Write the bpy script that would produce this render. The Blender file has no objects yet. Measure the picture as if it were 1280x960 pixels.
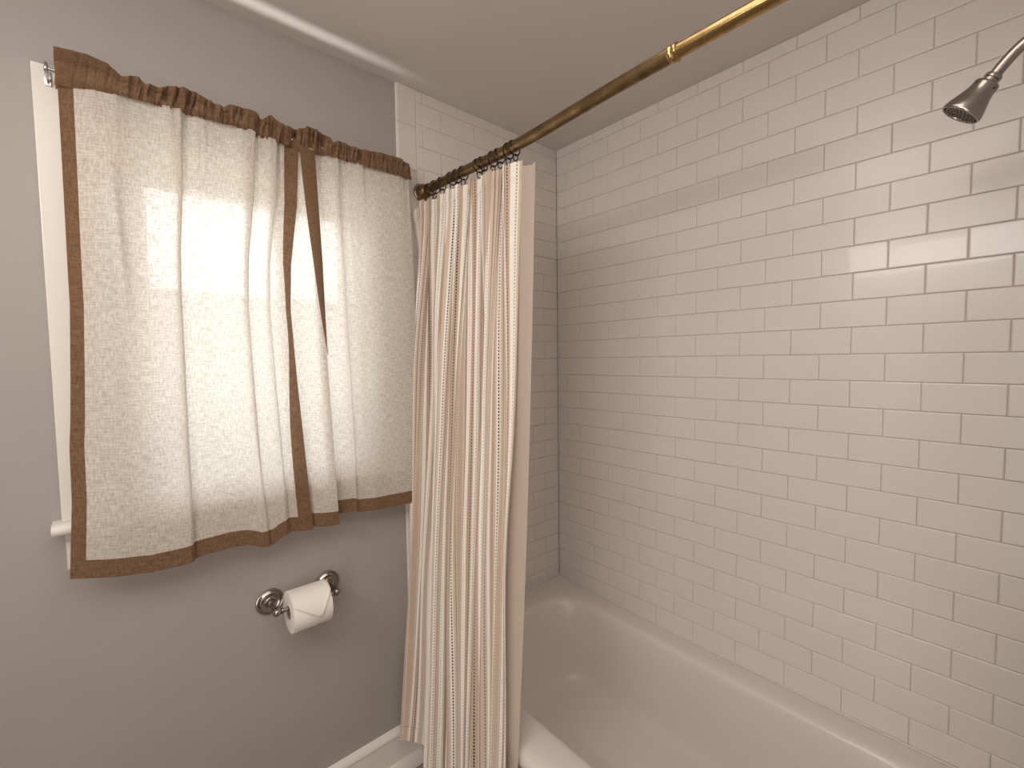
import bpy, bmesh, math, random
from mathutils import Vector, Matrix
random.seed(7)
S = bpy.context.scene
COL = S.collection
PI = math.pi

# ------------------------------------------------------------------ helpers
def mesh_obj(name, verts, faces, mat=None, parent=None, smooth=True, uvs=None, mats=None, fmat=None):
    me = bpy.data.meshes.new(name)
    me.from_pydata([tuple(v) for v in verts], [], faces)
    if uvs is not None:
        uvl = me.uv_layers.new(name='UVMap')
        for poly in me.polygons:
            for li, vi in zip(poly.loop_indices, poly.vertices):
                uvl.data[li].uv = uvs[vi]
    if mats:
        for m in mats: me.materials.append(m)
        if fmat:
            for p, k in zip(me.polygons, fmat): p.material_index = k
    elif mat: me.materials.append(mat)
    if smooth:
        for p in me.polygons: p.use_smooth = True
    me.update()
    o = bpy.data.objects.new(name, me); COL.objects.link(o)
    if parent: o.parent = parent
    return o

def tag(o, label=None, cat=None, group=None, kind=None):
    if label: o['label'] = label
    if cat: o['category'] = cat
    if group: o['group'] = group
    if kind: o['kind'] = kind
    return o

def empty(name, loc, label, cat, group=None):
    o = bpy.data.objects.new(name, None); COL.objects.link(o)
    o.empty_display_size = 0.05
    o.location = loc
    return tag(o, label, cat, group)

class MB:
    """collects vertices and faces of one part"""
    def __init__(s): s.v = []; s.f = []
    def add(s, vs, fs):
        n = len(s.v); s.v += [tuple(v) for v in vs]; s.f += [[i + n for i in f] for f in fs]
    def box(s, a, b, bev=0.0):
        bm = bmesh.new()
        bmesh.ops.create_cube(bm, size=1)
        for v in bm.verts:
            v.co = Vector(((a[i] + b[i]) / 2 + v.co[i] * (b[i] - a[i]) for i in range(3)))
        if bev > 0:
            bmesh.ops.bevel(bm, geom=bm.edges[:], offset=bev, segments=2, profile=0.6, affect='EDGES')
        bm.verts.index_update()
        s.add([v.co.copy() for v in bm.verts], [[v.index for v in f.verts] for f in bm.faces]); bm.free()
    def lathe(s, prof, origin, axis, n=32, cap0=False, cap1=False):
        """prof: list of (radius, distance along axis)"""
        ax = Vector(axis).normalized(); up = Vector((0, 0, 1)) if abs(ax.z) < .9 else Vector((1, 0, 0))
        a = ax.cross(up).normalized(); b = ax.cross(a); o = Vector(origin)
        vs = []; fs = []
        for r, d in prof:
            for k in range(n):
                t = 2 * PI * k / n
                vs.append(o + ax * d + (a * math.cos(t) + b * math.sin(t)) * r)
        for i in range(len(prof) - 1):
            for k in range(n):
                k2 = (k + 1) % n
                fs.append([i * n + k, i * n + k2, (i + 1) * n + k2, (i + 1) * n + k])
        if cap0: fs.append([k for k in range(n)][::-1])
        if cap1: fs.append([(len(prof) - 1) * n + k for k in range(n)])
        s.add(vs, fs)
    def tube(s, pts, r, n=16, caps=True, closed=False):
        pts = [Vector(p) for p in pts]; m = len(pts)
        rs = r if isinstance(r, (list, tuple)) else [r] * m
        vs = []; fs = []
        prev = None
        for i, p in enumerate(pts):
            if closed: t = (pts[(i + 1) % m] - pts[i - 1]).normalized()
            else: t = (pts[min(i + 1, m - 1)] - pts[max(i - 1, 0)]).normalized()
            if prev is None:
                up = Vector((0, 0, 1)) if abs(t.z) < .9 else Vector((1, 0, 0))
                a = t.cross(up).normalized()
            else:
                a = (prev - t * prev.dot(t)).normalized()
            prev = a; b = t.cross(a)
            for k in range(n):
                th = 2 * PI * k / n
                vs.append(p + (a * math.cos(th) + b * math.sin(th)) * rs[i])
        for i in range(m if closed else m - 1):
            j = (i + 1) % m
            for k in range(n):
                k2 = (k + 1) % n
                fs.append([i * n + k, i * n + k2, j * n + k2, j * n + k])
        if caps and not closed:
            fs.append([k for k in range(n)][::-1]); fs.append([(m - 1) * n + k for k in range(n)])
        s.add(vs, fs)
    def sphere(s, c, r, n=20, m=12, sc=(1, 1, 1)):
        vs = [Vector(c) + Vector((0, 0, r * sc[2]))]; fs = []
        for i in range(1, m):
            ph = PI * i / m
            for k in range(n):
                t = 2 * PI * k / n
                vs.append(Vector(c) + Vector((r * sc[0] * math.sin(ph) * math.cos(t), r * sc[1] * math.sin(ph) * math.sin(t), r * sc[2] * math.cos(ph))))
        vs.append(Vector(c) - Vector((0, 0, r * sc[2])))
        for k in range(n): fs.append([0, 1 + k, 1 + (k + 1) % n])
        for i in range(m - 2):
            for k in range(n):
                a = 1 + i * n; k2 = (k + 1) % n
                fs.append([a + k, a + n + k, a + n + k2, a + k2])
        L = len(vs) - 1; a = 1 + (m - 2) * n
        for k in range(n): fs.append([a + k, L, a + (k + 1) % n])
        s.add(vs, fs)
    def build(s, name, mat, parent=None, smooth=True, loc=None, auto=True):
        vs = s.v
        if parent is not None and parent.type == 'EMPTY':
            L = parent.location; vs = [(v[0] - L.x, v[1] - L.y, v[2] - L.z) for v in vs]
        elif parent is not None and parent.parent is not None and parent.parent.type == 'EMPTY':
            L = parent.parent.location; vs = [(v[0] - L.x, v[1] - L.y, v[2] - L.z) for v in vs]
        o = mesh_obj(name, vs, s.f, mat, parent, smooth)
        bm = bmesh.new(); bm.from_mesh(o.data); bmesh.ops.recalc_face_normals(bm, faces=bm.faces[:])
        if smooth and auto:
            for e in bm.edges:
                if len(e.link_faces) == 2 and e.calc_face_angle(0) > 0.7: e.smooth = False
        bm.to_mesh(o.data); bm.free()
        return o

def interp(x, pts):
    if x <= pts[0][0]: return pts[0][1]
    for (a, p), (b, q) in zip(pts, pts[1:]):
        if x <= b: return p + (q - p) * (x - a) / (b - a)
    return pts[-1][1]

def sstep(a, b, x):
    t = min(1, max(0, (x - a) / (b - a))); return t * t * (3 - 2 * t)

def vnoise(x, seed=0):
    def h(n):
        v = math.sin(n * 127.1 + seed * 311.7) * 43758.5453
        return (v - math.floor(v)) * 2 - 1
    i = math.floor(x); f = x - i; f = f * f * (3 - 2 * f)
    return h(i) * (1 - f) + h(i + 1) * f

# ------------------------------------------------------------------ materials
def new_mat(name):
    m = bpy.data.materials.new(name); m.use_nodes = True
    nt = m.node_tree; nt.nodes.clear()
    out = nt.nodes.new('ShaderNodeOutputMaterial')
    return m, nt, out

def N(nt, t, **kw):
    n = nt.nodes.new(t)
    for k, v in kw.items():
        if k in n.inputs: n.inputs[k].default_value = v
        else: setattr(n, k, v)
    return n

def principled(name, col, rough=.5, metal=0.0, coat=0.0, spec=.5, bump=0.0, bscale=50, bdist=.001, var=0.0, vscale=8, col2=None, rvar=0.0):
    m, nt, out = new_mat(name)
    p = N(nt, 'ShaderNodeBsdfPrincipled')
    p.inputs['Base Color'].default_value = (*col, 1); p.inputs['Roughness'].default_value = rough
    p.inputs['Metallic'].default_value = metal; p.inputs['Coat Weight'].default_value = coat
    p.inputs['Specular IOR Level'].default_value = spec
    tc = N(nt, 'ShaderNodeTexCoord')
    if var > 0 or col2:
        no = N(nt, 'ShaderNodeTexNoise', Scale=vscale, Detail=4.0)
        nt.links.new(tc.outputs['Object'], no.inputs['Vector'])
        mx = N(nt, 'ShaderNodeMix', data_type='RGBA')
        c2 = col2 or tuple(c * (1 - var) for c in col)
        mx.inputs[6].default_value = (*col, 1); mx.inputs[7].default_value = (*c2, 1)
        rm = N(nt, 'ShaderNodeMapRange'); rm.inputs[1].default_value = .35; rm.inputs[2].default_value = .65
        nt.links.new(no.outputs['Fac'], rm.inputs[0]); nt.links.new(rm.outputs[0], mx.inputs[0])
        nt.links.new(mx.outputs[2], p.inputs['Base Color'])
        if rvar:
            r2 = N(nt, 'ShaderNodeMapRange'); r2.inputs[3].default_value = rough; r2.inputs[4].default_value = rough + rvar
            nt.links.new(rm.outputs[0], r2.inputs[0]); nt.links.new(r2.outputs[0], p.inputs['Roughness'])
    if bump > 0:
        nb = N(nt, 'ShaderNodeTexNoise', Scale=bscale, Detail=3.0)
        nt.links.new(tc.outputs['Object'], nb.inputs['Vector'])
        b = N(nt, 'ShaderNodeBump', Strength=bump, Distance=bdist)
        nt.links.new(nb.outputs['Fac'], b.inputs['Height']); nt.links.new(b.outputs['Normal'], p.inputs['Normal'])
    nt.links.new(p.outputs[0], out.inputs[0])
    return m

M = {}
M['paint'] = principled('wall_paint', (.395, .372, .345), .45, bump=.15, bscale=260, bdist=.0006, var=.04, vscale=2.5)
M['ceiling'] = principled('ceiling_paint', (.66, .625, .58), .7, bump=.12, bscale=220, bdist=.0006)
M['tile'] = principled('glazed_tile', (.715, .672, .637), .27, coat=.12, bump=.25, bscale=9, bdist=.002, var=.03, vscale=3.0)
M['grout'] = principled('grout', (.50, .45, .405), .85, bump=.3, bscale=500, bdist=.0005)
M['enamel'] = principled('tub_enamel', (.69, .645, .595), .3, coat=.25, bump=.06, bscale=6, bdist=.002)
M['trim'] = principled('trim_gloss_paint', (.80, .77, .72), .3, bump=.06, bscale=60, bdist=.0005)
M['floor'] = principled('floor_stone', (.30, .25, .205), .4, bump=.2, bscale=40, bdist=.001, vscale=14, col2=(.16, .125, .10))
M['brass'] = principled('aged_brass', (.33, .225, .115), .26, metal=1, bump=.12, bscale=70, bdist=.0008, vscale=26, col2=(.20, .135, .07), rvar=.12)
M['brass2'] = principled('bright_brass', (.56, .39, .17), .2, metal=1, bump=.15, bscale=70, bdist=.0008, vscale=30, col2=(.36, .24, .10), rvar=.1)
M['bronze'] = principled('dark_bronze', (.055, .040, .030), .35, metal=.85, vscale=60, col2=(.03, .022, .018))
M['nickel'] = principled('brushed_nickel', (.42, .385, .35), .22, metal=1, bump=.05, bscale=300, bdist=.0003, vscale=40, col2=(.35, .32, .285))
M['nickel_dark'] = principled('dark_spray_metal', (.06, .05, .045), .5, metal=.3, vscale=300, col2=(.03, .026, .022))  # dark metal of the spray face and set screws
M['chrome'] = principled('rod_steel', (.62, .6, .58), .2, metal=1, vscale=40, col2=(.5, .48, .46))
M['paper'] = principled('tissue_paper', (.86, .82, .77), .95, spec=.1, bump=.35, bscale=420, bdist=.0006)
M['core'] = principled('cardboard_core', (.33, .25, .17), .9, spec=.1, bump=.2, bscale=200, bdist=.0005)
M['outer'] = principled('outside_foliage_green', (.07, .075, .06), .9, bump=.3, bscale=20, bdist=.01)
M['ground'] = principled('outside_ground', (.12, .13, .09), .95, var=.3, vscale=2)

# thin window glass
m, nt, out = new_mat('window_glass')
fr = N(nt, 'ShaderNodeFresnel', IOR=1.45); tr = N(nt, 'ShaderNodeBsdfTransparent'); gl = N(nt, 'ShaderNodeBsdfGlossy', Roughness=.02)
tr.inputs[0].default_value = (.96, .98, .97, 1)
mx = N(nt, 'ShaderNodeMixShader')
nt.links.new(fr.outputs[0], mx.inputs[0]); nt.links.new(tr.outputs[0], mx.inputs[1]); nt.links.new(gl.outputs[0], mx.inputs[2])
nt.links.new(mx.outputs[0], out.inputs[0]); M['glass'] = m

def fabric(name, colA, colB, transl, transp_lo, transp_hi, contrast=1.0, su=60, sv=420):
    """loosely woven cloth: weave of slubby threads both ways from stretched noises, part translucent, part see-through"""
    m, nt, out = new_mat(name)
    uv = N(nt, 'ShaderNodeTexCoord')
    def streak(sx, sy, det=3.0):
        mp = N(nt, 'ShaderNodeMapping'); mp.inputs['Scale'].default_value = (sx, sy, 1)
        no = N(nt, 'ShaderNodeTexNoise', Scale=1.0, Detail=det, Roughness=.6)
        nt.links.new(uv.outputs['UV'], mp.inputs['Vector']); nt.links.new(mp.outputs[0], no.inputs['Vector'])
        return no.outputs['Fac']
    a = streak(su, sv); b = streak(sv, su); c = streak(14, 14)
    ad = N(nt, 'ShaderNodeMath', operation='ADD'); nt.links.new(a, ad.inputs[0]); nt.links.new(b, ad.inputs[1])
    ha = N(nt, 'ShaderNodeMath', operation='MULTIPLY'); ha.inputs[1].default_value = .5; nt.links.new(ad.outputs[0], ha.inputs[0])
    rm = N(nt, 'ShaderNodeMapRange'); rm.inputs[1].default_value = .5 - .13 / contrast; rm.inputs[2].default_value = .5 + .13 / contrast
    nt.links.new(ha.outputs[0], rm.inputs[0])
    mixc = N(nt, 'ShaderNodeMix', data_type='RGBA'); mixc.inputs[6].default_value = (*colB, 1); mixc.inputs[7].default_value = (*colA, 1)
    nt.links.new(rm.outputs[0], mixc.inputs[0])
    di = N(nt, 'ShaderNodeBsdfDiffuse', Roughness=.8); tl = N(nt, 'ShaderNodeBsdfTranslucent')
    nt.links.new(mixc.outputs[2], di.inputs[0]); nt.links.new(mixc.outputs[2], tl.inputs[0])
    m1 = N(nt, 'ShaderNodeMixShader'); m1.inputs[0].default_value = transl
    nt.links.new(di.outputs[0], m1.inputs[1]); nt.links.new(tl.outputs[0], m1.inputs[2])
    bp = N(nt, 'ShaderNodeBump', Strength=.25, Distance=.0008)
    nt.links.new(rm.outputs[0], bp.inputs['Height'])
    nt.links.new(bp.outputs[0], di.inputs['Normal'])
    tp = N(nt, 'ShaderNodeBsdfTransparent')
    r2 = N(nt, 'ShaderNodeMapRange'); r2.inputs[1].default_value = 0; r2.inputs[2].default_value = 1
    r2.inputs[3].default_value = transp_lo; r2.inputs[4].default_value = transp_hi
    nt.links.new(rm.outputs[0], r2.inputs[0])
    m2 = N(nt, 'ShaderNodeMixShader')
    nt.links.new(r2.outputs[0], m2.inputs[0]); nt.links.new(m1.outputs[0], m2.inputs[1]); nt.links.new(tp.outputs[0], m2.inputs[2])
    nt.links.new(m2.outputs[0], out.inputs[0])
    return m
M['linen'] = fabric('sheer_linen', (.92, .875, .82), (.64, .58, .52), .46, .004, .055, 1.35)
M['brown'] = fabric('brown_band_cloth', (.33, .205, .125), (.18, .108, .062), .30, 0.0, .01, 1.0)
M['liner'] = fabric('plain_liner', (.66, .575, .49), (.63, .55, .47), .42, 0.0, 0.0, .5)

# striped shower curtain cloth
def striped():
    m, nt, out = new_mat('striped_woven_cotton')
    uv = N(nt, 'ShaderNodeTexCoord'); sp = N(nt, 'ShaderNodeSeparateXYZ')
    nt.links.new(uv.outputs['UV'], sp.inputs[0])
    P = .128
    md = N(nt, 'ShaderNodeMath', operation='MODULO'); md.inputs[1].default_value = P; nt.links.new(sp.outputs[0], md.inputs[0])
    dv = N(nt, 'ShaderNodeMath', operation='DIVIDE'); dv.inputs[1].default_value = P; nt.links.new(md.outputs[0], dv.inputs[0])
    cream = (.68, .59, .50); white = (.90, .86, .80); tan = (.42, .325, .25); pink = (.60, .485, .39); brown = (.10, .065, .04); mid = (.42, .31, .22)
    def ramp(stops):
        r = N(nt, 'ShaderNodeValToRGB'); cr = r.color_ramp; cr.interpolation = 'CONSTANT'
        cr.elements[0].position = 0; cr.elements[0].color = (*stops[0][1], 1)
        cr.elements[1].position = stops[1][0]; cr.elements[1].color = (*stops[1][1], 1)
        for p, c in stops[2:]:
            e = cr.elements.new(p); e.color = (*c, 1)
        nt.links.new(dv.outputs[0], r.inputs[0]); return r
    base = ramp([(0, cream), (.06, white), (.13, cream), (.17, tan), (.19, cream), (.25, pink), (.33, cream), (.37, tan), (.385, white), (.47, cream), (.50, tan),
                 (.515, pink), (.60, white), (.69, cream), (.73, tan), (.75, cream), (.78, tan), (.795, cream), (.87, white), (.93, pink), (.985, tan)])
    W = (1, 1, 1); B = (0, 0, 0); G = (.55, .55, .55)
    dash = ramp([(0, B), (.095, W), (.115, B), (.225, G), (.24, B), (.42, G), (.432, B), (.545, W), (.566, B), (.66, G), (.672, B), (.83, G), (.845, B)])
    mv = N(nt, 'ShaderNodeMath', operation='MODULO'); mv.inputs[1].default_value = .0095; nt.links.new(sp.outputs[1], mv.inputs[0])
    gt = N(nt, 'ShaderNodeMath', operation='GREATER_THAN'); gt.inputs[1].default_value = .0035; nt.links.new(mv.outputs[0], gt.inputs[0])
    mu = N(nt, 'ShaderNodeMath', operation='MULTIPLY'); nt.links.new(dash.outputs[0], mu.inputs[0]); nt.links.new(gt.outputs[0], mu.inputs[1])
    mx = N(nt, 'ShaderNodeMix', data_type='RGBA'); mx.inputs[7].default_value = (*brown, 1)
    nt.links.new(base.outputs[0], mx.inputs[6]); nt.links.new(mu.outputs[0], mx.inputs[0])
    di = N(nt, 'ShaderNodeBsdfDiffuse', Roughness=.7); tl = N(nt, 'ShaderNodeBsdfTranslucent')
    nt.links.new(mx.outputs[2], di.inputs[0]); nt.links.new(mx.outputs[2], tl.inputs[0])
    mp = N(nt, 'ShaderNodeMapping'); mp.inputs['Scale'].default_value = (900, 500, 1)
    no = N(nt, 'ShaderNodeTexNoise', Scale=1.0, Detail=2.0)
    nt.links.new(uv.outputs['UV'], mp.inputs[0]); nt.links.new(mp.outputs[0], no.inputs['Vector'])
    bp = N(nt, 'ShaderNodeBump', Strength=.3, Distance=.0008); nt.links.new(no.outputs['Fac'], bp.inputs['Height']); nt.links.new(bp.outputs[0], di.inputs['Normal'])
    ms = N(nt, 'ShaderNodeMixShader'); ms.inputs[0].default_value = .12
    nt.links.new(di.outputs[0], ms.inputs[1]); nt.links.new(tl.outputs[0], ms.inputs[2]); nt.links.new(ms.outputs[0], out.inputs[0])
    return m
M['stripe'] = striped()

# ------------------------------------------------------------------ room dimensions (metres)
CEIL = 2.462
XE, YR = 2.35, -2.62          # far right wall of the room, wall behind the camera
TUBX = 1.524                  # alcove length
WY0, WY1, WZ0, WZ1 = -1.60, -.905, 1.14, 2.05   # window opening
TY = -.811                    # edge of the tile on the left wall

def struct(mb, name, mat, smooth=False, parent=None):
    o = mb.build(name, mat, parent, smooth)
    if parent is None: o['kind'] = 'structure'
    return o

# floor: laid stone tiles in one slab
mb = MB(); mb.box((-.01, YR, -.05), (XE, 0.02, 0.0)); struct(mb, 'floor', M['floor'])
mb = MB(); mb.box((-.10, YR - .1, CEIL), (XE + .1, .12, CEIL + .08)); struct(mb, 'ceiling', M['ceiling'])
# painted wall with the window opening
mb = MB(); W0, W1 = -.13, -.008
for a, b in (((W0, YR, -.05), (W1, WY0, CEIL)), ((W0, WY1, -.05), (W1, .1, CEIL)), ((W0, WY0, -.05), (W1, WY1, WZ0)), ((W0, WY0, WZ1), (W1, WY1, CEIL))):
    mb.box(a, b)
struct(mb, 'wall_left', M['paint'])
mb = MB(); mb.box((XE, YR, -.05), (XE + .1, -.80, CEIL)); struct(mb, 'wall_right', M['paint'])
mb = MB(); mb.box((0, YR - .1, -.05), (XE, YR, CEIL)); struct(mb, 'wall_front', M['paint'])

# ------------------------------------------------------------------ tiled walls
TH = .0022   # tile face stands this far proud of the grout
def tile_patch(mb, to3, x0, x1, z0, z1, nrm):
    """one glazed tile with a rounded edge, a hair out of true"""
    g = .0007
    x0 += g; x1 -= g; z0 += g; z1 -= g
    if x1 - x0 < .004 or z1 - z0 < .004: return
    e = min(.0030, (x1 - x0) / 3, (z1 - z0) / 3)
    tx = random.gauss(0, .0024); tz = random.gauss(0, .0024)
    cx, cz = (x0 + x1) / 2, (z0 + z1) / 2
    vs = []
    for ins, d in ((0, -.003), (0, TH * .30), (e * .22, TH * .66), (e * .55, TH * .90), (e, TH)):
        for x, z in ((x0 + ins, z0 + ins), (x1 - ins, z0 + ins), (x1 - ins, z1 - ins), (x0 + ins, z1 - ins)):
            h = d + ((x - cx) * tx + (z - cz) * tz if d > 0 else 0)
            vs.append(to3(x, z, h - TH))
    fs = []
    for i in range(4):
        for k in range(4):
            k2 = (k + 1) % 4
            fs.append([i * 4 + k, i * 4 + k2, i * 4 + 4 + k2, i * 4 + 4 + k])
    fs.append([16, 17, 18, 19])
    mb.add(vs, fs)

HW, RH, Z0 = .0770, .0767, .5042
def tile_field(mb, to3, s0, odd_par, smin, smax, zlow):
    """running bond: joints at s0 + HW*k, k of the row's parity"""
    for j in range(-7, 27):
        za, zb = max(Z0 + RH * j, zlow), min(Z0 + RH * (j + 1), CEIL)
        if zb - za < .004: continue
        par = (j % 2) ^ odd_par
        k = par - 2
        while s0 + HW * k < smax:
            a, b = max(s0 + HW * k, smin), min(s0 + HW * (k + 2), smax)
            if b - a > .003: tile_patch(mb, to3, a, b, za, zb, None)
            k += 2

def tiled_wall(name, tiles, backing):
    """one wall: tiles and grout in one mesh with two materials"""
    v = tiles.v + backing.v; n = len(tiles.v)
    f = tiles.f + [[i + n for i in q] for q in backing.f]
    o = mesh_obj(name, v, f, smooth=False, mats=[M['tile'], M['grout']], fmat=[0] * len(tiles.f) + [1] * len(backing.f))
    bm = bmesh.new(); bm.from_mesh(o.data); bmesh.ops.recalc_face_normals(bm, faces=bm.faces[:])
    bm.to_mesh(o.data); bm.free()
    o['kind'] = 'structure'
    return o

RIMZ = .425
# long wall behind the tub (joints on odd half-steps in even rows)
t = MB(); tile_field(t, lambda s, z, h: (s, -h, z), .0591, 1, 0.0005, TUBX - .001, RIMZ - .006)
b = MB(); b.box((-.008, TH + .0006, -.05), (TUBX + .1, .1, CEIL))
tiled_wall('wall_back', t, b)
# short tiled end at the window wall
t = MB(); tile_field(t, lambda s, z, h: (h, -s, z), .0124, 0, .0005, .7335, .32)
edge = -TY
zz = 2.331 + .1535
while zz > .02:                      # column of upright bullnose pieces closing the tile field
    za, zb = max(zz - .1535, .17), min(zz, CEIL)
    if zb - za > .01:
        g = .0009; y0, y1 = .7335 + g, edge
        prof = [(y0, -.004), (y0, -.0010), (y0 + .002, 0.0), (y1 - .009, 0.0), (y1 - .0045, -.0012), (y1 - .0015, -.0040), (y1, -.0075)]
        vs = [(h, -s, za + g) for s, h in prof] + [(h, -s, zb - g) for s, h in prof]
        n = len(prof)
        t.add(vs, [[i, i + 1, n + i + 1, n + i] for i in range(n - 1)])
    zz -= .1535
b = MB(); b.box((-.0085, -edge + .004, .165), (-TH - .0006, .003, CEIL - .0005))
tiled_wall('wall_end', t, b)
# plumbing wall at the shower-head end of the tub
t = MB(); tile_field(t, lambda s, z, h: (TUBX - h, -s, z), .03, 0, .0005, .80, RIMZ - .006)
b = MB(); b.box((TUBX + TH + .0006, -.815, -.05), (TUBX + .1, .0, CEIL))
tiled_wall('wall_shower', t, b)
mb = MB(); mb.box((TUBX + .1, -.815, -.05), (XE + .1, -.70, CEIL)); struct(mb, 'wall_side', M['paint'])

# ------------------------------------------------------------------ baseboard
def extrude_y(mb, prof, y0, y1):
    """prof: closed list of (x, z)"""
    n = len(prof)
    mb.add([(x, y0, z) for x, z in prof] + [(x, y1, z) for x, z in prof],
           [[i, (i + 1) % n, n + (i + 1) % n, n + i] for i in range(n)] + [list(range(n))[::-1], [n + i for i in range(n)]])
mb = MB(); X0 = -.0075
extrude_y(mb, [(X0, 0), (.010, 0), (.010, .138), (.013, .143), (.013, .150), (.009, .158), (.002, .163), (X0, .166)], YR, -.7775)
bb = struct(mb, 'baseboard_left', M['trim'])
mb = MB(); r = .020; cx, cz = .0105, .0
pr = [(.0105, 0)] + [(.0105 + .019 * math.cos(a), .048 * math.sin(a)) for a in [i * PI / 2 / 8 for i in range(9)]]
extrude_y(mb, pr, YR, -.7775)
sm = mb.build('shoe_moulding', M['trim'], bb, True)

# ------------------------------------------------------------------ window
win = bpy.data.objects.new('window_1', None); COL.objects.link(win); win.location = (0, (WY0 + WY1) / 2, WZ0); win['kind'] = 'structure'
CW = .09; cy0, cy1, cz1 = WY0 - CW, WY1 + CW, WZ1 + .11
mb = MB()
fx = .018
mb.box((W1 - .001, cy0 + .044, WZ0), (fx - .005, WY0, WZ1 + .0002), .002); mb.box((W1 - .001, WY1, WZ0), (fx - .005, cy1 - .044, WZ1 + .0002), .002)
mb.box((W1 - .001, cy0 + .044, WZ1), (fx - .005, cy1 - .044, cz1 - .044), .002)
mb.box((W1 - .001, cy0, WZ0), (fx, cy0 + .045, cz1), .002); mb.box((W1 - .001, cy1 - .045, WZ0), (fx, cy1, cz1), .002)      # stepped outer band
mb.box((W1 - .001, cy0 + .0445, cz1 - .045), (fx, cy1 - .0445, cz1), .002)
mb.build('casing', M['trim'], win, False)
mb = MB()                             # jambs lining the opening
mb.box((W0, WY0 - .001, WZ0), (W1, WY0 + .018, WZ1), .001); mb.box((W0, WY1 - .018, WZ0), (W1, WY1 + .001, WZ1), .001)
mb.box((W0, WY0, WZ1 - .012), (W1, WY1, WZ1 + .001), .001)
mb.build('jamb', M['trim'], win, False)
GY0, GY1 = -1.503, -1.002
def sash(x0, x1, z0, z1, tb, tt):
    mb = MB()
    mb.box((x0, WY0 + .019, z0), (x1, GY0, z1), .002); mb.box((x0, GY1, z0), (x1, WY1 - .019, z1), .002)
    mb.box((x0 + .001, GY0 - .004, z0), (x1 - .001, GY1 + .004, z0 + tb), .002); mb.box((x0 + .001, GY0 - .004, z1 - tt), (x1 - .001, GY1 + .004, z1), .002)
    s = mb.build('sash', M['trim'], win, False)
    g = MB(); g.box(((x0 + x1) / 2 - .002, GY0 - .003, z0 + tb - .003), ((x0 + x1) / 2 + .002, GY1 + .003, z1 - tt + .003))
    g.build('glass', M['glass'], s, False)
sash(-.098, -.066, WZ0 + .002, WZ1 - .013, .075, .068)
mb = MB()                             # stool with a rounded nose and horns past the casing
pr = [(-.13, WZ0 - .026), (.036, WZ0 - .026)] + [(.036 + .013 * math.sin(a), WZ0 - .013 - .013 * math.cos(a)) for a in [i * PI / 8 for i in range(1, 8)]] + [(.036, WZ0), (-.13, WZ0)]
extrude_y(mb, [(max(x, W1 - .0), z) for x, z in pr if x > -.12] + [(W1, WZ0), (W1, WZ0 - .026)], cy0 - .016, cy1 + .004)
mb.box((W0, WY0, WZ0 - .026), (W1, WY1, WZ0), 0)
mb.build('stool', M['trim'], win, True)
mb = MB()
extrude_y(mb, [(W1, WZ0 - .116), (.009, WZ0 - .116), (.011, WZ0 - .112), (.011, WZ0 - .050), (.024, WZ0 - .040), (.030, WZ0 - .027), (W1, WZ0 - .027)], cy0 + .004, cy1 - .002)
mb.build('apron', M['trim'], win, False)

# outside, seen dimly through the cloth
mb = MB(); mb.box((-30, -25, -.6), (-.14, 25, -.5)); struct(mb, 'ground', M['ground'])
mb = MB(); mb.box((-7.2, -12, -.5), (-6.2, 12, 2.50)); struct(mb, 'wall_outside', M['outer'])

# ------------------------------------------------------------------ window curtains
RODX, RODZ = .053, 2.136
def catmull(P, t):
    n = len(P) - 1; f = t * n; i = min(int(f), n - 1); u = f - i
    p0, p1, p2, p3 = P[max(i - 1, 0)], P[i], P[i + 1], P[min(i + 2, n)]
    return tuple(.5 * (2 * b + (c - a) * u + (2 * a - 5 * b + 4 * c - d) * u * u + (3 * b - a - 3 * c + d) * u ** 3) for a, b, c, d in zip(p0, p1, p2, p3))

def cloth_grid(root, name, mat, surf, u0, u1, v0, v1, nu, nv, off=0.0, L=1.0, H=1.1):
    """surf(u, v) -> point; off pushes the sheet along x"""
    vs = []; uv = []
    for j in range(nv + 1):
        v = v0 + (v1 - v0) * j / nv
        for i in range(nu + 1):
            a = u0(v) if callable(u0) else u0; b = u1(v) if callable(u1) else u1
            u = a + (b - a) * i / nu
            x, y, z = surf(u, v)
            vs.append((x + off - root.location.x, y - root.location.y, z - root.location.z)); uv.append((u * L, -v * H))
    fs = [[j * (nu + 1) + i, j * (nu + 1) + i + 1, (j + 1) * (nu + 1) + i + 1, (j + 1) * (nu + 1) + i] for j in range(nv) for i in range(nu)]
    return mesh_obj(name, vs, fs, mat, root, True, uv)

def unfold(ctrl):
    return list(zip(sorted(p[0] for p in ctrl), [p[1] * .5 for p in ctrl]))
def panel_surface(ctrl, yl, yr, ztop, zbot, amp_top, amp_bot, swing, tucks_v=lambda v: 1.0):
    ya, yb = ctrl[0][0], ctrl[-1][0]; flat = unfold(ctrl)
    def surf(u, v):
        y, d = catmull(ctrl, u); y2, d2 = catmull(flat, u)
        k = (1 - .8 * sstep(.70, 1, v)) * (.55 + .45 * math.exp(-v * 4))
        y = y2 + (y - y2) * k; d = d2 + (d - d2) * k
        z_t = ztop(y); z_b = zbot(y)
        z = z_t + (z_b - z_t) * v
        f = (y - ya) / (yb - ya)
        L, R = yl(z), yr(z)
        yy = L + (R - L) * f
        a = amp_top + (amp_bot - amp_top) * sstep(0, 1, v)
        gather = math.exp(-v * 9) * .0035 * (vnoise(u * 60, 3) + .6 * vnoise(u * 131, 5))
        x = .062 + d * a + swing(u, v) + gather + .0025 * vnoise(u * 9 + v * 2.3, 8) * sstep(0, .3, v)
        return (x, yy, z)
    return surf

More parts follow.
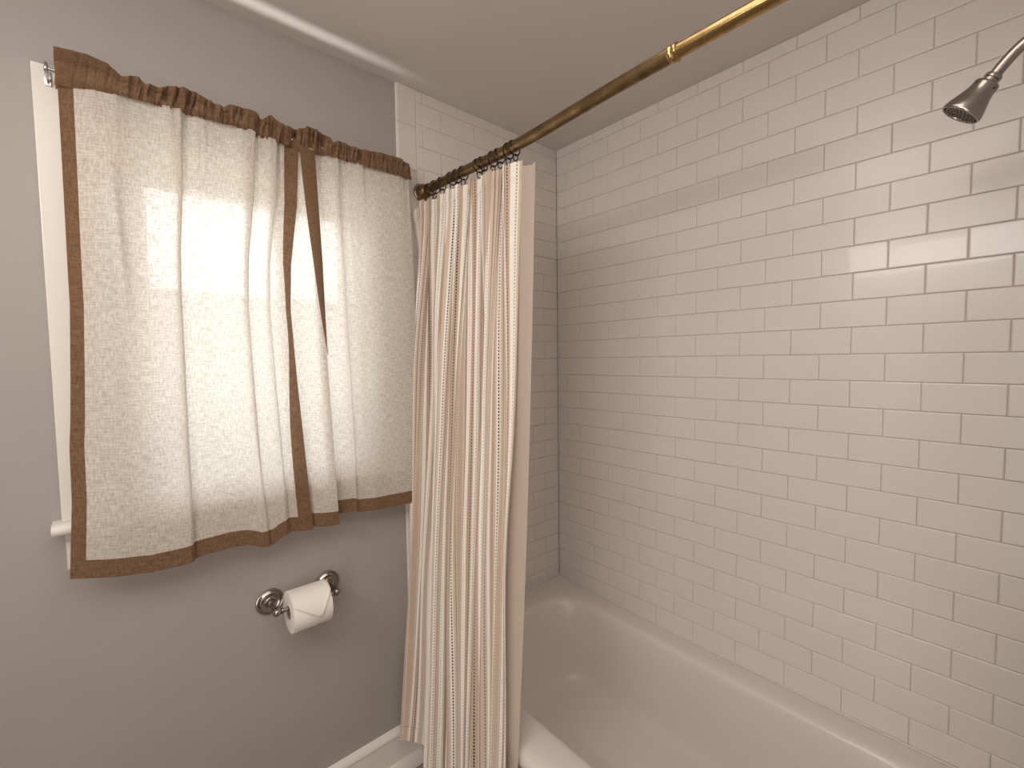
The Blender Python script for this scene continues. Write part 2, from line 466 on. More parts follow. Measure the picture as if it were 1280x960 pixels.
LE = [(1.022, -1.680), (1.194, -1.669), (1.315, -1.667), (1.368, -1.663), (1.468, -1.658), (1.635, -1.651), (1.692, -1.651), (1.907, -1.649), (2.148, -1.647), (2.19, -1.651)]
LR = [(1.0, -1.156), (1.2, -1.170), (1.45, -1.186), (1.65, -1.196), (1.78, -1.190), (1.95, -1.168), (2.11, -1.160)]
LB = [(-1.68, 1.020), (-1.624, 1.007), (-1.537, .990), (-1.473, .992), (-1.421, 1.0), (-1.367, 1.001), (-1.329, .997), (-1.294, .983), (-1.265, .983), (-1.247, .995), (-1.221, 1.004), (-1.156, .996)]
LHB = [(-1.66, 2.104), (-1.632, 2.109), (-1.592, 2.116), (-1.545, 2.122), (-1.4, 2.122), (-1.303, 2.124), (-1.265, 2.116), (-1.16, 2.112)]
LHT = [(-1.651, 2.189), (-1.595, 2.194), (-1.562, 2.187), (-1.54, 2.169), (-1.511, 2.181), (-1.499, 2.167), (-1.472, 2.168), (-1.461, 2.178), (-1.429, 2.186), (-1.397, 2.187), (-1.368, 2.175), (-1.341, 2.167), (-1.328, 2.18), (-1.3, 2.183), (-1.266, 2.183), (-1.247, 2.168), (-1.222, 2.189), (-1.199, 2.169), (-1.165, 2.167)]
RHT = [(-1.165, 2.167), (-1.12, 2.19), (-1.093, 2.185), (-1.065, 2.177), (-1.059, 2.160), (-1.034, 2.175), (-.997, 2.169), (-.958, 2.171), (-.89, 2.178), (-.833, 2.181), (-.798, 2.165)]
RHB = [(-1.20, 2.10), (-1.114, 2.112), (-1.072, 2.120), (-1.024, 2.118), (-.906, 2.12), (-.80, 2.116)]

def header(root, HT, HB, y0, y1, seed, calm):
    """brown rod pocket with a ruffle above it, front and back sheets meeting at the top"""
    NU, NV = 420, 22
    for name, side in (('header', 1), ('header_back', -1)):
        vs = []; uv = []
        for j in range(NV + 1):
            v = j / NV
            for i in range(NU + 1):
                u = i / NU; y = y0 + (y1 - y0) * u
                zt, zb = interp(y, HT), interp(y, HB) - .006
                g = calm(u)
                z = zt + (zb - zt) * v
                ph = u * (y1 - y0)
                wr = .6 * vnoise(ph * 95 + v * 1.2, seed) + .75 * vnoise(ph * 190 + v * 2.5, seed + 1) * math.sin(PI * min(1, v + .15)) + .4 * vnoise(ph * 420 + v * 4, seed + 2) * sstep(.2, .5, v)
                pocket = math.exp(-((z - RODZ) / .020) ** 2)
                ruff = math.exp(-((z - (zt + RODZ) / 2 - .006) / .012) ** 2) * (.5 + .5 * vnoise(ph * 55, seed + 4))
                x = RODX + (.0035 + .010 * pocket + .010 * ruff * g if side > 0 else -.0035 - .0055 * pocket) + .0105 * wr * g * (1 if side > 0 else .4) - (.0035 * math.exp(-((v - .36) / .05) ** 2) if side > 0 else 0)
                if side > 0: x += .012 * sstep(.62, .92, v)
                if j == 0: x = RODX + .006 * wr * g
                yy = y + .004 * vnoise(ph * 130 + v * 3, seed + 9) * g
                vs.append((x - root.location.x, yy - root.location.y, z - root.location.z)); uv.append((u * (y1 - y0) * 1.8, -v * .08))
        fs = [[j * (NU + 1) + i, j * (NU + 1) + i + 1, (j + 1) * (NU + 1) + i + 1, (j + 1) * (NU + 1) + i] for j in range(NV) for i in range(NU)]
        if side > 0: allv, allf, allu = vs, fs, uv
        else:
            n = len(allv); allv += vs; allf += [[k + n for k in f] for f in fs]; allu += uv
    return mesh_obj('header', allv, allf, M['brown'], root, True, allu)

# left panel ----------------------------------------------------------
lp = empty('window_curtain', (.06, -1.42, 1.0), 'wider left window curtain panel of sheer linen with brown bands, over the window', 'curtain', None)
ctrlL = [(-1.68, 0), (-1.645, .006), (-1.60, .012), (-1.565, .004), (-1.53, .000), (-1.49, .006), (-1.462, .013), (-1.448, .016), (-1.446, .008), (-1.458, .001), (-1.452, -.004),
         (-1.41, .004), (-1.37, .000), (-1.33, .004), (-1.30, .013), (-1.276, .016), (-1.275, .007), (-1.297, .000), (-1.288, -.005), (-1.26, .004),
         (-1.232, .013), (-1.216, .014), (-1.217, .005), (-1.231, -.001), (-1.222, -.006), (-1.195, .002), (-1.156, .006)]
def swingL(u, v):
    s = .010 * math.exp(-((u - .22) / .10) ** 2) * sstep(.3, 1, v) + .012 * math.exp(-((u - .66) / .08) ** 2) * sstep(.4, 1, v)
    # slack crease falling diagonally from the upper left corner
    c = u - (.07 + .10 * v)
    return s + .006 * math.exp(-(c / .012) ** 2) * math.exp(-((v - .28) / .16) ** 2)
surfL = panel_surface(ctrlL, lambda z: interp(z, LE), lambda z: interp(z, LR), lambda y: interp(y, LHB), lambda y: interp(y, LB), 1.0, 1.0, swingL)
hv = 1 - .043 / 1.115
uL = .030
def uR(v): return .962 + .022 * math.exp(-((v - .45) / .22) ** 2)
cloth_grid(lp, 'cloth', M['linen'], surfL, uL, uR, 0, hv, 300, 60, 0, .62)
cloth_grid(lp, 'side_band', M['brown'], surfL, 0, uL, 0, 1, 10, 60, .0006, .62)
cloth_grid(lp, 'side_band', M['brown'], surfL, uR, 1, 0, 1, 12, 60, .0006, .62)
cloth_grid(lp, 'bottom_band', M['brown'], surfL, uL, uR, hv, 1, 300, 5, .0006, .62)
header(lp, LHT, LHB, -1.651, -1.165, 11, lambda u: .25 + .75 * sstep(.10, .45, u))

# right panel ---------------------------------------------------------
rp = empty('window_curtain', (.06, -.98, 1.0), 'narrower right window curtain panel of sheer linen, beside the striped shower curtain', 'curtain', None)
RFE = [(1.0, -1.084), (1.43, -1.098), (1.62, -1.104), (1.79, -1.107), (2.12, -1.119)]
RE = [(1.0, -.793), (1.24, -.787), (1.417, -.784), (1.777, -.792), (2.125, -.806), (2.169, -.798)]
ctrlR = [(-1.20, -.027), (-1.17, -.023), (-1.143, -.006), (-1.115, .010), (-1.087, .015), (-1.085, .008), (-1.105, -.003), (-1.098, -.008), (-1.07, -.005), (-1.03, .004), (-1.016, .010), (-1.012, .004), (-1.022, -.003), (-1.014, -.006),
         (-.985, .000), (-.96, .008), (-.935, .000), (-.90, -.004), (-.865, .003), (-.83, .005), (-.793, .000)]
flatR = unfold(ctrlR)
def zbR(y):
    return interp(y, [(-1.2, 1.003), (-1.09, .996), (-1.078, 1.018), (-1.03, 1.021), (-.858, 1.002), (-.79, 1.003)])
def surfR(u, v):
    y, d = catmull(ctrlR, u); y2, d2 = catmull(flatR, u)
    k = (1 - .8 * sstep(.70, 1, v) * sstep(.30, .36, u)) * (.55 + .45 * math.exp(-v * 4) + .45 * (1 - sstep(.26, .34, u)) * (1 - math.exp(-v * 4)))
    y = y2 + (y - y2) * k; d = d2 + (d - d2) * k
    ufold = 4.6 / (len(ctrlR) - 1)
    zt = interp(y, RHB)
    zb = interp(u, [(0, 1.003), (ufold - .01, .996), (ufold + .10, 1.025), (.45, 1.021), (.85, 1.003), (1, 1.003)])
    z = zt + (zb - zt) * v
    sh = interp(z, RFE) + 1.084                       # the fold leans to the left towards the top
    er = interp(z, RE) + .793
    w = sstep(-1.085, -.793, y)
    yy = y + sh * (1 - w) + er * w
    gather = math.exp(-v * 8) * .004 * (vnoise(u * 55, 23) + .6 * vnoise(u * 120, 25))
    x = .060 + d + gather + .0025 * vnoise(u * 8 + v * 2.0, 28) * sstep(0, .3, v)
    x += .010 * sstep(.5, 1, v) * (1 - sstep(ufold - .02, ufold + .04, u))
    return (x, yy, z)
cloth_grid(rp, 'cloth', M['linen'], surfR, 0, 1, 0, hv, 260, 60, 0, .5)
cloth_grid(rp, 'bottom_band', M['brown'], surfR, 0, 1, hv, 1, 260, 5, .0006, .5)
# its own left edge band, turned to the front at the top and slipping out of sight lower down
def surfT(u, v):
    zt, zb = 2.112, 1.52
    z = zt + (zb - zt) * v
    fe = interp(z, RFE)
    w = .042 * (1 - v ** 1.6)
    y = fe - w * (1 - u) - .002
    return (.079 + .004 * math.sin(PI * u) - .003 * v, y + .004, z)
cloth_grid(rp, 'side_band', M['brown'], surfT, 0, 1, 0, 1, 10, 30, 0, .05)
header(rp, RHT, RHB, -1.165, -.797, 41, lambda u: 1.0 - .35 * u)

# rod for the window curtains ------------------------------------------
rod = empty('window_curtain_rod', (RODX, -1.24, RODZ), 'slim white metal rod on hook brackets carrying the linen window curtains', 'curtain rod')
mb = MB(); mb.tube([(RODX, -1.662, RODZ), (RODX, -.83, RODZ)], .0055, 12); mb.build('rod', M['chrome'], rod)
for y in (-1.664, -.815):
    mb = MB()
    mb.box((fx - .002, y - .006, RODZ - .022), (fx + .002, y + .006, RODZ + .020), .001)
    pts = [(fx + .001, y, RODZ + .014), (fx + .014, y, RODZ + .018), (RODX - .006, y, RODZ + .015), (RODX + .006, y, RODZ + .008), (RODX + .008, y, RODZ - .003), (RODX, y, RODZ - .009), (RODX - .009, y, RODZ - .006)]
    mb.tube([catmull(pts, i / 24) for i in range(25)], .0028, 8)
    mb.tube([(fx + .001, y, RODZ - .014), (RODX - .004, y, RODZ - .009)], .0024, 8)
    mb.build('bracket', M['chrome'], rod)

# ------------------------------------------------------------------ shower rod and rings
RY = -.72
def rodz(x): return 2.105 - .013 * math.exp(-((x - .5) / .28) ** 2)
sr = empty('shower_rod', (.0, RY, 2.105), 'long aged brass shower curtain rod crossing above the bathtub', 'shower rod')
mb = MB(); mb.tube([(x, RY, rodz(x)) for x in [.012 + i * (.985 - .012) / 40 for i in range(41)]], .0152, 28); mb.build('outer_tube', M['brass'], sr)
mb = MB(); mb.tube([(x, RY, rodz(x)) for x in [.97 + i * (1.512 - .97) / 20 for i in range(21)]], .0138, 28); mb.build('inner_tube', M['brass2'], sr)
mb = MB(); mb.lathe([(.0152, -.010), (.0172, -.009), (.0178, -.006), (.0172, -.003), (.0164, -.0015), (.0174, .001), (.0182, .004), (.0174, .008), (.0138, .010)], (.985, RY, rodz(.985)), (1, 0, 0)); mb.build('collar', M['brass2'], sr)
for x, d in ((.0005, 1), (TUBX - .0005, -1)):
    mb = MB(); mb.lathe([(.0, 0), (.031, 0), (.0325, .002), (.031, .005), (.0275, .007), (.0265, .010)], (x, RY, rodz(x)), (d, 0, 0)); mb.build('flange', M['nickel'], sr)
    mb = MB(); mb.lathe([(.0275, .008), (.0285, .012), (.0265, .022), (.0225, .032), (.0185, .038), (.0160, .041), (.0150, .041)], (x, RY, rodz(x)), (d, 0, 0)); mb.build('socket', M['brass'], sr)

ring_x = [.063, .095, .136, .196, .226, .262, .343, .362, .411, .440, .481, .505]
names = ['nearest the wall flange', 'second from the wall flange', 'third from the wall flange', 'fourth from the wall flange', 'fifth from the wall flange', 'sixth from the wall flange',
         'seventh from the wall flange, left of a touching pair', 'eighth from the wall flange, right of a touching pair', 'fourth from the free end', 'third from the free end', 'second from the free end', 'last at the free end of the row']
def make_ring():
    root = empty('shower_curtain_ring', (0, 0, 0), 'x', 'curtain ring', 'dark bronze rings on the shower rod')
    mb = MB(); R = .0205
    mb.tube([(0, R * math.sin(t), R * math.cos(t) - .0045) for t in [2 * PI * i / 36 for i in range(36)]], .0019, 8, closed=True)
    mb.build('hoop', M['bronze'], root)
    mb = MB()
    pts = [(.002, .004, -.022), (.003, .0075, -.030), (.003, .003, -.040), (.002, -.004, -.043), (.001, -.008, -.037), (.001, -.0075, -.031)]
    mb.tube([catmull(pts, i / 20) for i in range(21)], .0015, 8); mb.sphere((.001, -.0078, -.030), .0027, 10, 6); mb.sphere((.0, .002, -.0235), .0032, 10, 6)
    mb.build('hook', M['bronze'], root)
    return root
ring0 = make_ring()
for i, (x, nm) in enumerate(zip(ring_x, names)):
    if i == 0: r_ = ring0
    else:
        r_ = ring0.copy(); COL.objects.link(r_)
        for ch in list(ring0.children):
            c = ch.copy(); COL.objects.link(c); c.parent = r_
    r_.location = (x, RY, rodz(x)); r_.rotation_euler = (0, math.radians(random.uniform(-9, 9)), math.radians(random.uniform(-16, 16)))
    r_['label'] = 'dark bronze shower curtain ring, ' + nm

# ------------------------------------------------------------------ shower curtain
ZT, ZB = 2.066, .10
EDGE = [(.15, -.838), (.343, -.829), (.545, -.812), (.775, -.790), (.977, -.770), (1.181, -.754), (1.356, -.743), (1.6, -.737), (1.8, -.730), (1.93, -.737), (2.05, -.756)]
BROAD = [(0, .15), (.06, -.55), (.13, -.75), (.20, .05), (.25, 1.0), (.31, -.35), (.40, -.80), (.50, -.55), (.59, -.75), (.66, .10), (.71, .95), (.77, -.45), (.82, -.70), (.88, .3), (.93, .25), (1, -.3)]
def broad(s):
    for (a, p), (b, q) in zip(BROAD, BROAD[1:]):
        if s <= b:
            t = (s - a) / (b - a); return p + (q - p) * t * t * (3 - 2 * t)
    return BROAD[-1][1]
def softpos(b): return b * (.72 if b > 0 else 1)
def scurve(s, v):
    """s 0..1 along the gathered width, v 0 at the top hem, 1 at the bottom hem"""
    zt = ZT; zb = interp(s, [(0, .175), (.20, .185), (.25, .07), (1, .07)])
    z = zt + (zb - zt) * v
    ph = 2 * PI * (9.5 * s + .35 * vnoise(s * 6 + 1, 61))
    top = math.exp(-v * 3.2)
    x0 = .024; x1 = .528 + .034 * sstep(0, .45, v) + .026 * sstep(.5, 1, v)
    sx = s + .018 * (vnoise(s * 5 + 3, 67) + .5 * vnoise(s * 11 + v, 68)) * sstep(0, .08, s) * (1 - sstep(.92, 1, s))
    x = x0 + (x1 - x0) * sx + .012 * math.sin(2 * ph + .6) * top
    yc = RY - .004 - .140 * v ** 1.04
    e = 1 - sstep(0, .10, s)
    yc = yc * (1 - e) + interp(z, EDGE) * e
    sb = s + (.05 * math.sin(v * 3.1 + s * 5) + .06 * v) * sstep(0, .15, s) * (1 - s)
    grow = .30 + 1.05 * sstep(0, .35, v) - .38 * sstep(.45, .85, v)
    y = yc + (.036 + .008 * vnoise(v * 2.2 + s * 3, 74)) * grow * softpos(broad(min(1, max(0, sb)))) * (1 - .92 * e) + .021 * top * math.sin(ph) * (1 - .6 * e)
    y += .0115 * (1 - .8 * top) * math.sin(2 * PI * 13 * s + 4 * vnoise(s * 8 + v * 1.2, 71)) * (.4 + .6 * abs(vnoise(s * 9 + 2, 72)))
    x += .010 * (1 - top) * broad(min(1, sb + .035)) * sstep(0, .1, s)
    z += (-.012 * (.5 + .5 * math.cos(ph * 1.0 + 1)) - .028 * math.exp(-(s / .03) ** 2) + rodz(x) - 2.105) * (1 - v)
    return (max(.010, x), y, z)
sc = empty('shower_curtain', (.27, -.80, .10), 'cream striped shower curtain with dashed brown stitching, gathered at the wall end', 'shower curtain')
NS, NVv = 560, 110
lens = [0.0]; prev = scurve(0, .5)
for i in range(1, NS + 1):
    p = scurve(i / NS, .5); lens.append(lens[-1] + math.dist(p[:2], prev[:2])); prev = p
def sc_part(name, v0, v1, nv, off=0.0):
    vs = []; uv = []
    for j in range(nv + 1):
        v = v0 + (v1 - v0) * j / nv
        for i in range(NS + 1):
            x, y, z = scurve(i / NS, v)
            vs.append((x - .27, y + .80 - off, z - .10)); uv.append((lens[i] + .05, 3 - v * 1.96))
    fs = [[j * (NS + 1) + i, j * (NS + 1) + i + 1, (j + 1) * (NS + 1) + i + 1, (j + 1) * (NS + 1) + i] for j in range(nv) for i in range(NS)]
    return mesh_obj(name, vs, fs, M['stripe'], sc, True, uv)
hm = .022
sc_part('top_hem', 0, hm, 4, .0012)
sc_part('cloth', hm, .975, NVv)
sc_part('bottom_hem', .975, 1, 3, .0012)

# plain liner hanging behind the striped cloth
ln = empty('shower_liner', (.53, -.80, .12), 'plain off-white shower liner edge hanging behind the striped shower curtain', 'shower liner')
def lcurve(s, v):
    x = .470 + (.120 + .012 * math.sin(v * PI) + .004 * v) * s
    yc = RY + .014 - .128 * v
    y = yc + .006 * math.sin(s * 9 + 1.2) * (1 - .5 * v) - .012 * s * s * (1 - v)
    z = 2.042 - .018 * s * (1 - v) + (.13 - 2.042) * v
    return (x, y, z)
def ln_part(name, s0, s1, v0, v1, nu, nv):
    vs = []; uv = []
    for j in range(nv + 1):
        for i in range(nu + 1):
            s = s0 + (s1 - s0) * i / nu; v = v0 + (v1 - v0) * j / nv
            x, y, z = lcurve(s, v); vs.append((x - .53, y + .80, z - .12)); uv.append((s * .2, -v * 1.9))
    return mesh_obj(name, vs, [[j * (nu + 1) + i, j * (nu + 1) + i + 1, (j + 1) * (nu + 1) + i + 1, (j + 1) * (nu + 1) + i] for j in range(nv) for i in range(nu)], M['liner'], ln, True, uv)
ln_part('sheet', 0, 1, .02, 1, 40, 60)
ln_part('top_hem', 0, 1, 0, .02, 40, 3)

# ------------------------------------------------------------------ bathtub
tub = empty('bathtub', (.762, -.40, 0), 'white enamelled built-in bathtub in the tiled alcove', 'bathtub')
def rim_rise(x): return .027 * math.exp(-max(x, 0) / .33)
def rrect(x0, x1, yf, yb, r, nc=14, nsx=40, nsy=20):
    """points counter-clockwise from the front left; r: radius or (front-left, front-right, back-right, back-left)"""
    rs = r if isinstance(r, tuple) else (r,) * 4
    P = []
    def arc(cx, cy, rr, a0):
        for i in range(nc + 1):
            a = a0 + PI / 2 * i / nc; P.append((cx + rr * math.cos(a), cy + rr * math.sin(a)))
    arc(x0 + rs[0], yf + rs[0], rs[0], PI)
    a = P[-1]; b = (x1 - rs[1], yf)
    for i in range(1, nsx): P.append((a[0] + (b[0] - a[0]) * i / nsx, a[1] + (b[1] - a[1]) * i / nsx))
    arc(x1 - rs[1], yf + rs[1], rs[1], 1.5 * PI)
    a = P[-1]; b = (x1, yb - rs[2])
    for i in range(1, nsy): P.append((a[0] + (b[0] - a[0]) * i / nsy, a[1] + (b[1] - a[1]) * i / nsy))
    arc(x1 - rs[2], yb - rs[2], rs[2], 0)
    a = P[-1]; b = (x0 + rs[3], yb)
    for i in range(1, nsx): P.append((a[0] + (b[0] - a[0]) * i / nsx, a[1] + (b[1] - a[1]) * i / nsx))
    arc(x0 + rs[3], yb - rs[3], rs[3], PI / 2)
    a = P[-1]; b = (x0, yf + rs[0])
    for i in range(1, nsy): P.append((a[0] + (b[0] - a[0]) * i / nsy, a[1] + (b[1] - a[1]) * i / nsy))
    return P
g = .0012; R0 = .004
loops = []   # (points, z, rise weight)
def LP(x0, x1, yf, yb, r, z, w): loops.append((rrect(x0, x1, yf, yb, r), z, w))
X0, X1, YB = g, TUBX - g, -g
LP(X0, X1, -.785, YB, R0, .360, .6); LP(X0, X1, -.797, YB, R0, .372, .8); LP(X0, X1, -.805, YB, R0, .388, 1); LP(X0, X1, -.806, YB, R0, .402, 1)
LP(X0, X1, -.801, YB, R0, .414, 1); LP(X0, X1, -.791, YB, R0, .4215, 1); LP(X0, X1, -.778, YB, R0, .425, 1)
LP(.012, 1.512, -.760, -.010, .01, .4262, 1)
LP(.055, 1.470, -.715, -.060, .10, .4255, 1); LP(.085, 1.445, -.697, -.080, .145, .4235, 1)
LP(.100, 1.433, -.688, -.089, .155, .4195, .95); LP(.110, 1.426, -.682, -.095, .160, .412, .85)
LP(.117, 1.420, -.677, -.099, .162, .398, .7); LP(.126, 1.412, -.671, -.105, .165, .360, .4); LP(.143, 1.400, -.662, -.113, .165, .290, .1)
LP(.163, 1.388, -.653, -.123, .155, .215, 0)
LP(.182, 1.378, -.645, -.132, .145, .168, 0); LP(.194, 1.370, -.639, -.139, .138, .149, 0); LP(.210, 1.360, -.630, -.149, .128, .136, 0)
LP(.232, 1.345, -.613, -.167, .115, .1285, 0); LP(.262, 1.325, -.588, -.192, .10, .1255, 0); LP(.40, 1.28, -.52, -.26, .09, .1225, 0)
LP(.60, 1.20, -.43, -.34, .04, .121, 0)
vs = []; fs = []
n = len(loops[0][0])
for P, z, w in loops:
    for x, y in P: vs.append((x - .762, y + .40, z + w * rim_rise(x)))
for i in range(len(loops) - 1):
    for k in range(n):
        k2 = (k + 1) % n; fs.append([i * n + k, i * n + k2, (i + 1) * n + k2, (i + 1) * n + k])
fs.append([(len(loops) - 1) * n + k for k in range(n)])
basin = mesh_obj('basin', vs, fs, M['enamel'], tub, True)
bm = bmesh.new(); bm.from_mesh(basin.data); bmesh.ops.recalc_face_normals(bm, faces=bm.faces[:]); bm.to_mesh(basin.data); bm.free()
mb = MB(); mb.box((X0, -.776, 0.0), (X1, -.752, .395), .006); mb.box((X0 + .02, -.786, .0), (X1 - .02, -.770, .05), .006)
mb.build('apron', M['enamel'], tub)
mb = MB(); mb.lathe([(.0, .004), (.018, .004), (.026, .003), (.032, .0)], (1.20, -.385, .1212), (0, 0, 1)); mb.build('drain', M['nickel'], tub)
mb = MB(); mb.lathe([(.036, .0), (.036, .006), (.031, .010), (.0, .011)], (1.404, -.385, .30), (-1, 0, .12)); mb.build('overflow_plate', M['nickel'], tub)
# caulk line between tub and tile
mb = MB()
mb.tube([(x, -.0022, .4265 + rim_rise(x)) for x in [.006 + i * 1.51 / 40 for i in range(41)]], .0032, 8)
mb.tube([(.0022, -y, .4265 + rim_rise(0)) for y in [.004 + i * .70 / 10 for i in range(11)]], .0032, 8)
struct(mb, 'trim_1', M['tile'], True)

# ------------------------------------------------------------------ shower head
HY = -.38
sh = empty('shower_sprayer', (TUBX, HY, 2.055), 'bell-shaped brushed nickel shower head on a bent arm, high on the tile', 'shower head')
neck = Vector((1.4135, HY, 1.995)); ax = Vector((-.62, -.05, -.78)).normalized()
mb = MB(); pts = [tuple(neck), (1.4275, HY, 2.0135), (1.443, HY, 2.030), (1.462, HY, 2.044), (1.484, HY, 2.053), (1.505, HY, 2.056), (1.522, HY, 2.056)]
mb.tube([catmull(pts, i / 40) for i in range(41)], .0095, 20); mb.build('arm', M['nickel'], sh)
mb = MB(); mb.lathe([(.0, 0), (.030, 0), (.030, .003), (.024, .007), (.012, .010), (.009, .010)], (TUBX - .0008, HY, 2.056), (-1, 0, 0)); mb.build('escutcheon', M['nickel'], sh)
mb = MB(); mb.lathe([(.0095, -.004), (.0125, -.003), (.0135, .000), (.0135, .003), (.0118, .0045), (.0118, .006), (.0132, .007), (.0132, .011), (.009, .013)], tuple(neck), tuple(ax)); mb.build('swivel_nut', M['nickel'], sh)
mb = MB(); mb.lathe([(.009, .009), (.0175, .0100), (.0192, .0120), (.0196, .0150), (.0198, .0225), (.0215, .0300), (.0245, .0380), (.0275, .0460), (.0300, .0530), (.0318, .0590), (.0324, .0625), (.0322, .0650), (.0312, .0666), (.0295, .0670), (.0285, .0655), (.0280, .0625)], tuple(neck), tuple(ax), 40)
bell = mb.build('bell', M['nickel'], sh)
mb = MB()
a1 = ax.cross(Vector((0, 1, 0))).normalized(); a2 = ax.cross(a1)
for sgn in (-.9, .55, 2.2):
    d = (a1 * math.cos(sgn) + a2 * math.sin(sgn))
    c = neck + ax * .0185 + d * .0196
    mb = MB(); mb.lathe([(.0, .0012), (.0016, .001), (.0018, 0)], tuple(c), tuple(d), 10); mb.build('set_screw', M['nickel_dark'], bell)
mb = MB(); mb.lathe([(.0284, .0625), (.0278, .0632), (.0, .0640)], tuple(neck), tuple(ax), 40); fp = mb.build('spray_face', M['nickel_dark'], sh)
mb = MB()
for rr, cnt in ((.005, 5), (.0115, 11), (.0178, 16), (.0240, 22)):
    for k in range(cnt):
        t = 2 * PI * k / cnt + rr * 90
        c = neck + ax * .0636 + (a1 * math.cos(t) + a2 * math.sin(t)) * rr
        mb.lathe([(.0017, 0), (.0015, .0018), (.0008, .0024), (.0, .0024)], tuple(c), tuple(ax), 8)
nz = mb.build('nozzles', M['nickel'], fp)
nz['kind'] = 'stuff'

# ------------------------------------------------------------------ toilet paper holder and roll
TPX, TPZ, TY0, TY1 = .072, .784, -1.267, -1.098
tp = empty('toilet_paper_holder', (W1, (TY0 + TY1) / 2, TPZ), 'two-post brushed nickel toilet paper holder with round wall plates below the window', 'toilet paper holder')
for y in (TY0, TY1):
    mb = MB(); mb.lathe([(.0, 0), (.0375, 0), (.0385, .002), (.0375, .0055), (.0345, .007), (.0325, .006), (.0305, .0075), (.0285, .0105), (.0265, .0115), (.0240, .0105), (.0215, .0085), (.016, .0078), (.013, .0090), (.011, .012), (.0105, .015), (.0, .016)], (W1 + .0003, y, TPZ + .002), (1, 0, 0), 40)
    pl = mb.build('wall_plate', M['nickel'], tp)
    mb = MB(); mb.lathe([(.0095, .010), (.0078, .016), (.0062, .026), (.0058, .045), (.0066, .060), (.0080, .066), (.0085, .070)], (W1, y, TPZ), (1, 0, 0.02), 24); mb.sphere((TPX + .004, y, TPZ + .002), .0118)
    mb.build('post', M['nickel'], tp)
mb = MB(); mb.tube([(TPX + .003, TY0 + .004, TPZ + .001), (TPX + .003, TY1 - .004, TPZ + .001)], .0062, 16)
for y, d in ((TY0, 1), (TY1, -1)): mb.lathe([(.0062, .010), (.0085, .011), (.0085, .016), (.0062, .018)], (TPX + .003, y, TPZ + .001), (0, d, 0), 20)
mb.build('spindle', M['nickel'], tp)
RR, RC = .0585, .019
rcz = TPZ + .001 - (RC - .0068)                     # the tube hangs on the spindle
rx = TPX + .003
ry0, ry1 = -1.2365, -1.1285
roll = empty('toilet_paper_roll', (rx, (ry0 + ry1) / 2, rcz), 'white toilet paper roll with its end folded to a point, on the nickel holder', 'toilet paper')
mb = MB(); mb.lathe([(RC + .0008, 0), (RR - .002, 0), (RR - .0006, .0005), (RR, .002), (RR, ry1 - ry0 - .002), (RR - .0006, ry1 - ry0 - .0005), (RR - .002, ry1 - ry0), (RC + .0008, ry1 - ry0)], (rx, ry0, rcz), (0, 1, 0), 72)
mb.build('paper', M['paper'], roll)
mb = MB(); mb.lathe([(RC, .0), (RC + .0009, .0), (RC + .0009, ry1 - ry0), (RC, ry1 - ry0), (RC, 0)], (rx, ry0, rcz), (0, 1, 0), 40); mb.build('core', M['core'], roll)
# folded tail: wraps over the top and comes to a point at the front
NA, NB = 40, 30
vs = []; fs = []
def tail(a, y, lift): 
    r = RR + .0009 + lift
    return (r * math.sin(a), y - (ry0 + ry1) / 2, r * math.cos(a))
ytip = ry0 + (ry1 - ry0) * .66
for j in range(NB + 1):
    f = j / NB; y = ry0 + (ry1 - ry0) * f
    aedge = math.radians(interp(f, [(0, 57), (.66, 104), (1, 40)]))
    for i in range(NA + 1):
        a = math.radians(-75) + (aedge - math.radians(-75)) * i / NA
        vs.append(tail(a, y, .0034 * (i / NA) ** 3))
fs = [[j * (NA + 1) + i, j * (NA + 1) + i + 1, (j + 1) * (NA + 1) + i + 1, (j + 1) * (NA + 1) + i] for j in range(NB) for i in range(NA)]
o = mesh_obj('folded_end', vs, fs, M['paper'], roll, True)
sd = o.modifiers.new('thickness', 'SOLIDIFY'); sd.thickness = .0009; sd.offset = 0

# ------------------------------------------------------------------ light
w = bpy.data.worlds.new('sky'); S.world = w; w.use_nodes = True
bg = w.node_tree.nodes['Background']; bg.inputs[0].default_value = (.90, .955, 1.0, 1); bg.inputs[1].default_value = 7.6

def area(name, loc, target, size, sizey, power, col):
    d = bpy.data.lights.new(name, 'AREA'); d.shape = 'RECTANGLE'; d.size = size; d.size_y = sizey; d.energy = power; d.color = col
    o = bpy.data.objects.new(name, d); COL.objects.link(o); o.location = loc
    o.rotation_euler = (Vector(target) - Vector(loc)).to_track_quat('-Z', 'Y').to_euler()
    return o
area('vanity_lamp', (1.05, -2.50, 2.16), (.7, 0, 1.35), .9, .20, 11, (1.0, .915, .855))
area('ceiling_fill', (1.45, -1.55, CEIL - .012), (1.45, -1.55, 0), 1.3, 1.5, 15.5, (1.0, .915, .855))  # unseen fill lamp added overhead for soft ambient light
area('rear_fill', (1.75, YR + .02, 1.05), (1.6, 0, 1.05), .9, 1.95, 16, (1.0, .915, .855))  # fill lamp added at the rear wall, which has no doorway
sun = bpy.data.lights.new('sun', 'SUN'); sun.energy = 20.0; sun.angle = math.radians(2); sun.color = (1, .97, .92)
so = bpy.data.objects.new('sun', sun); COL.objects.link(so); so.location = (-5, -5, 8)
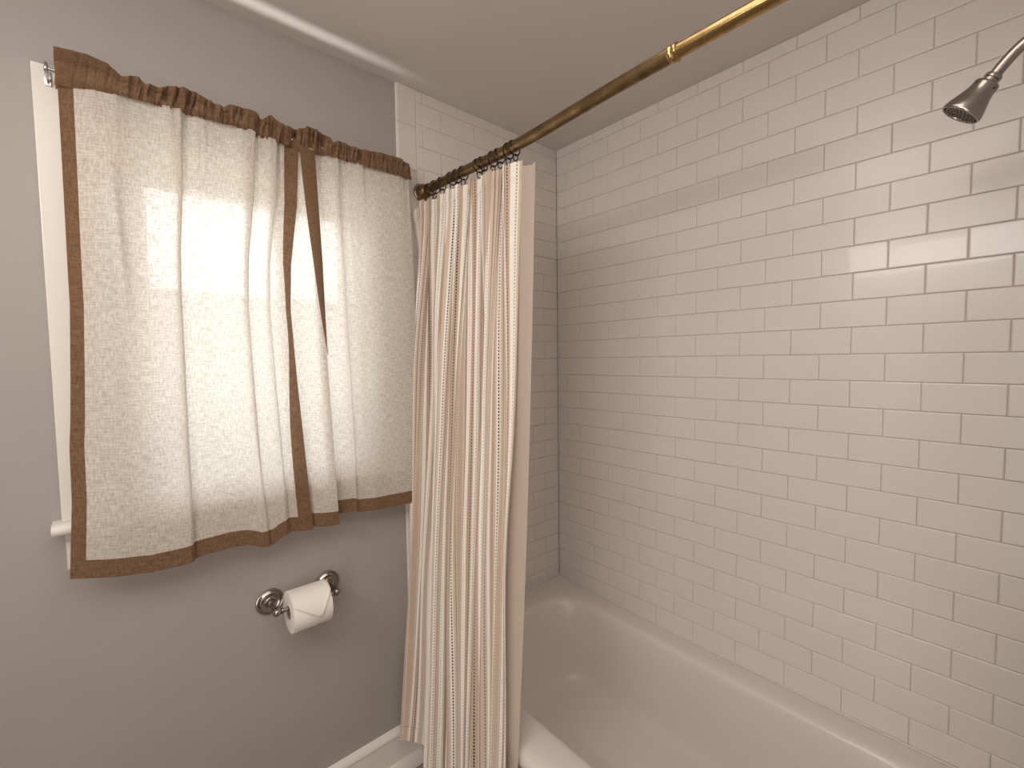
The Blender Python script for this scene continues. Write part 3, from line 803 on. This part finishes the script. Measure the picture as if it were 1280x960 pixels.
so.rotation_euler = Vector((.15, .10, -1)).to_track_quat('-Z', 'Y').to_euler()
area('window_daylight_boost', (-.060, (GY0 + GY1) / 2, 1.595), (1, (GY0 + GY1) / 2, 1.595), .49, .74, .6, (.97, .985, 1))  # lamp added inside the glass, boosting daylight on curtain and ceiling
for nm, z, wd, pw in (('sill_streak_lamp', WZ0 + .012, .056, .55), ('glass_streak_lamp', 1.50, .036, .33)):   # unseen lamps added behind the curtain to throw the ceiling streak
    sl = area(nm, (-.040 if z < 1.3 else -.045, (WY0 + WY1) / 2, z), (.022, (WY0 + WY1) / 2, 2.17), .60, wd, pw, (1, .975, .94))
    sl.data.spread = math.radians(46)
pt = area('window_portal', (-.135, (WY0 + WY1) / 2, (WZ0 + WZ1) / 2), (1, (WY0 + WY1) / 2, (WZ0 + WZ1) / 2), WY1 - WY0, WZ1 - WZ0, 1, (1, 1, 1))
pt.data.cycles.is_portal = True

# ------------------------------------------------------------------ camera
yaw, pit, rol = math.radians(48.45047), math.radians(-3.157395), math.radians(-.747324)
f = Vector((-math.sin(yaw) * math.cos(pit), math.cos(yaw) * math.cos(pit), math.sin(pit)))
r = f.cross(Vector((0, 0, 1))).normalized(); u = r.cross(f)
c, s = math.cos(rol), math.sin(rol)
r2, u2 = c * r + s * u, -s * r + c * u
cd = bpy.data.cameras.new('camera'); cam = bpy.data.objects.new('camera', cd); COL.objects.link(cam)
cd.sensor_fit = 'HORIZONTAL'; cd.sensor_width = 36; cd.lens = 36 * 564.686 / 1280; cd.clip_start = .02
mw = Matrix((r2, u2, -f)).transposed().to_4x4(); mw.translation = (1.464, -1.5895, 1.5)
cam.matrix_world = mw
S.camera = cam

S.view_settings.view_transform = 'Standard'; S.view_settings.look = 'None'
S.view_settings.gamma = 1; S.view_settings.use_curve_mapping = False; S.view_settings.exposure = -0.04
S.cycles.use_denoising = True
S.cycles.max_bounces = 12; S.cycles.transparent_max_bounces = 16; S.cycles.diffuse_bounces = 6
S.cycles.sample_clamp_indirect = 6
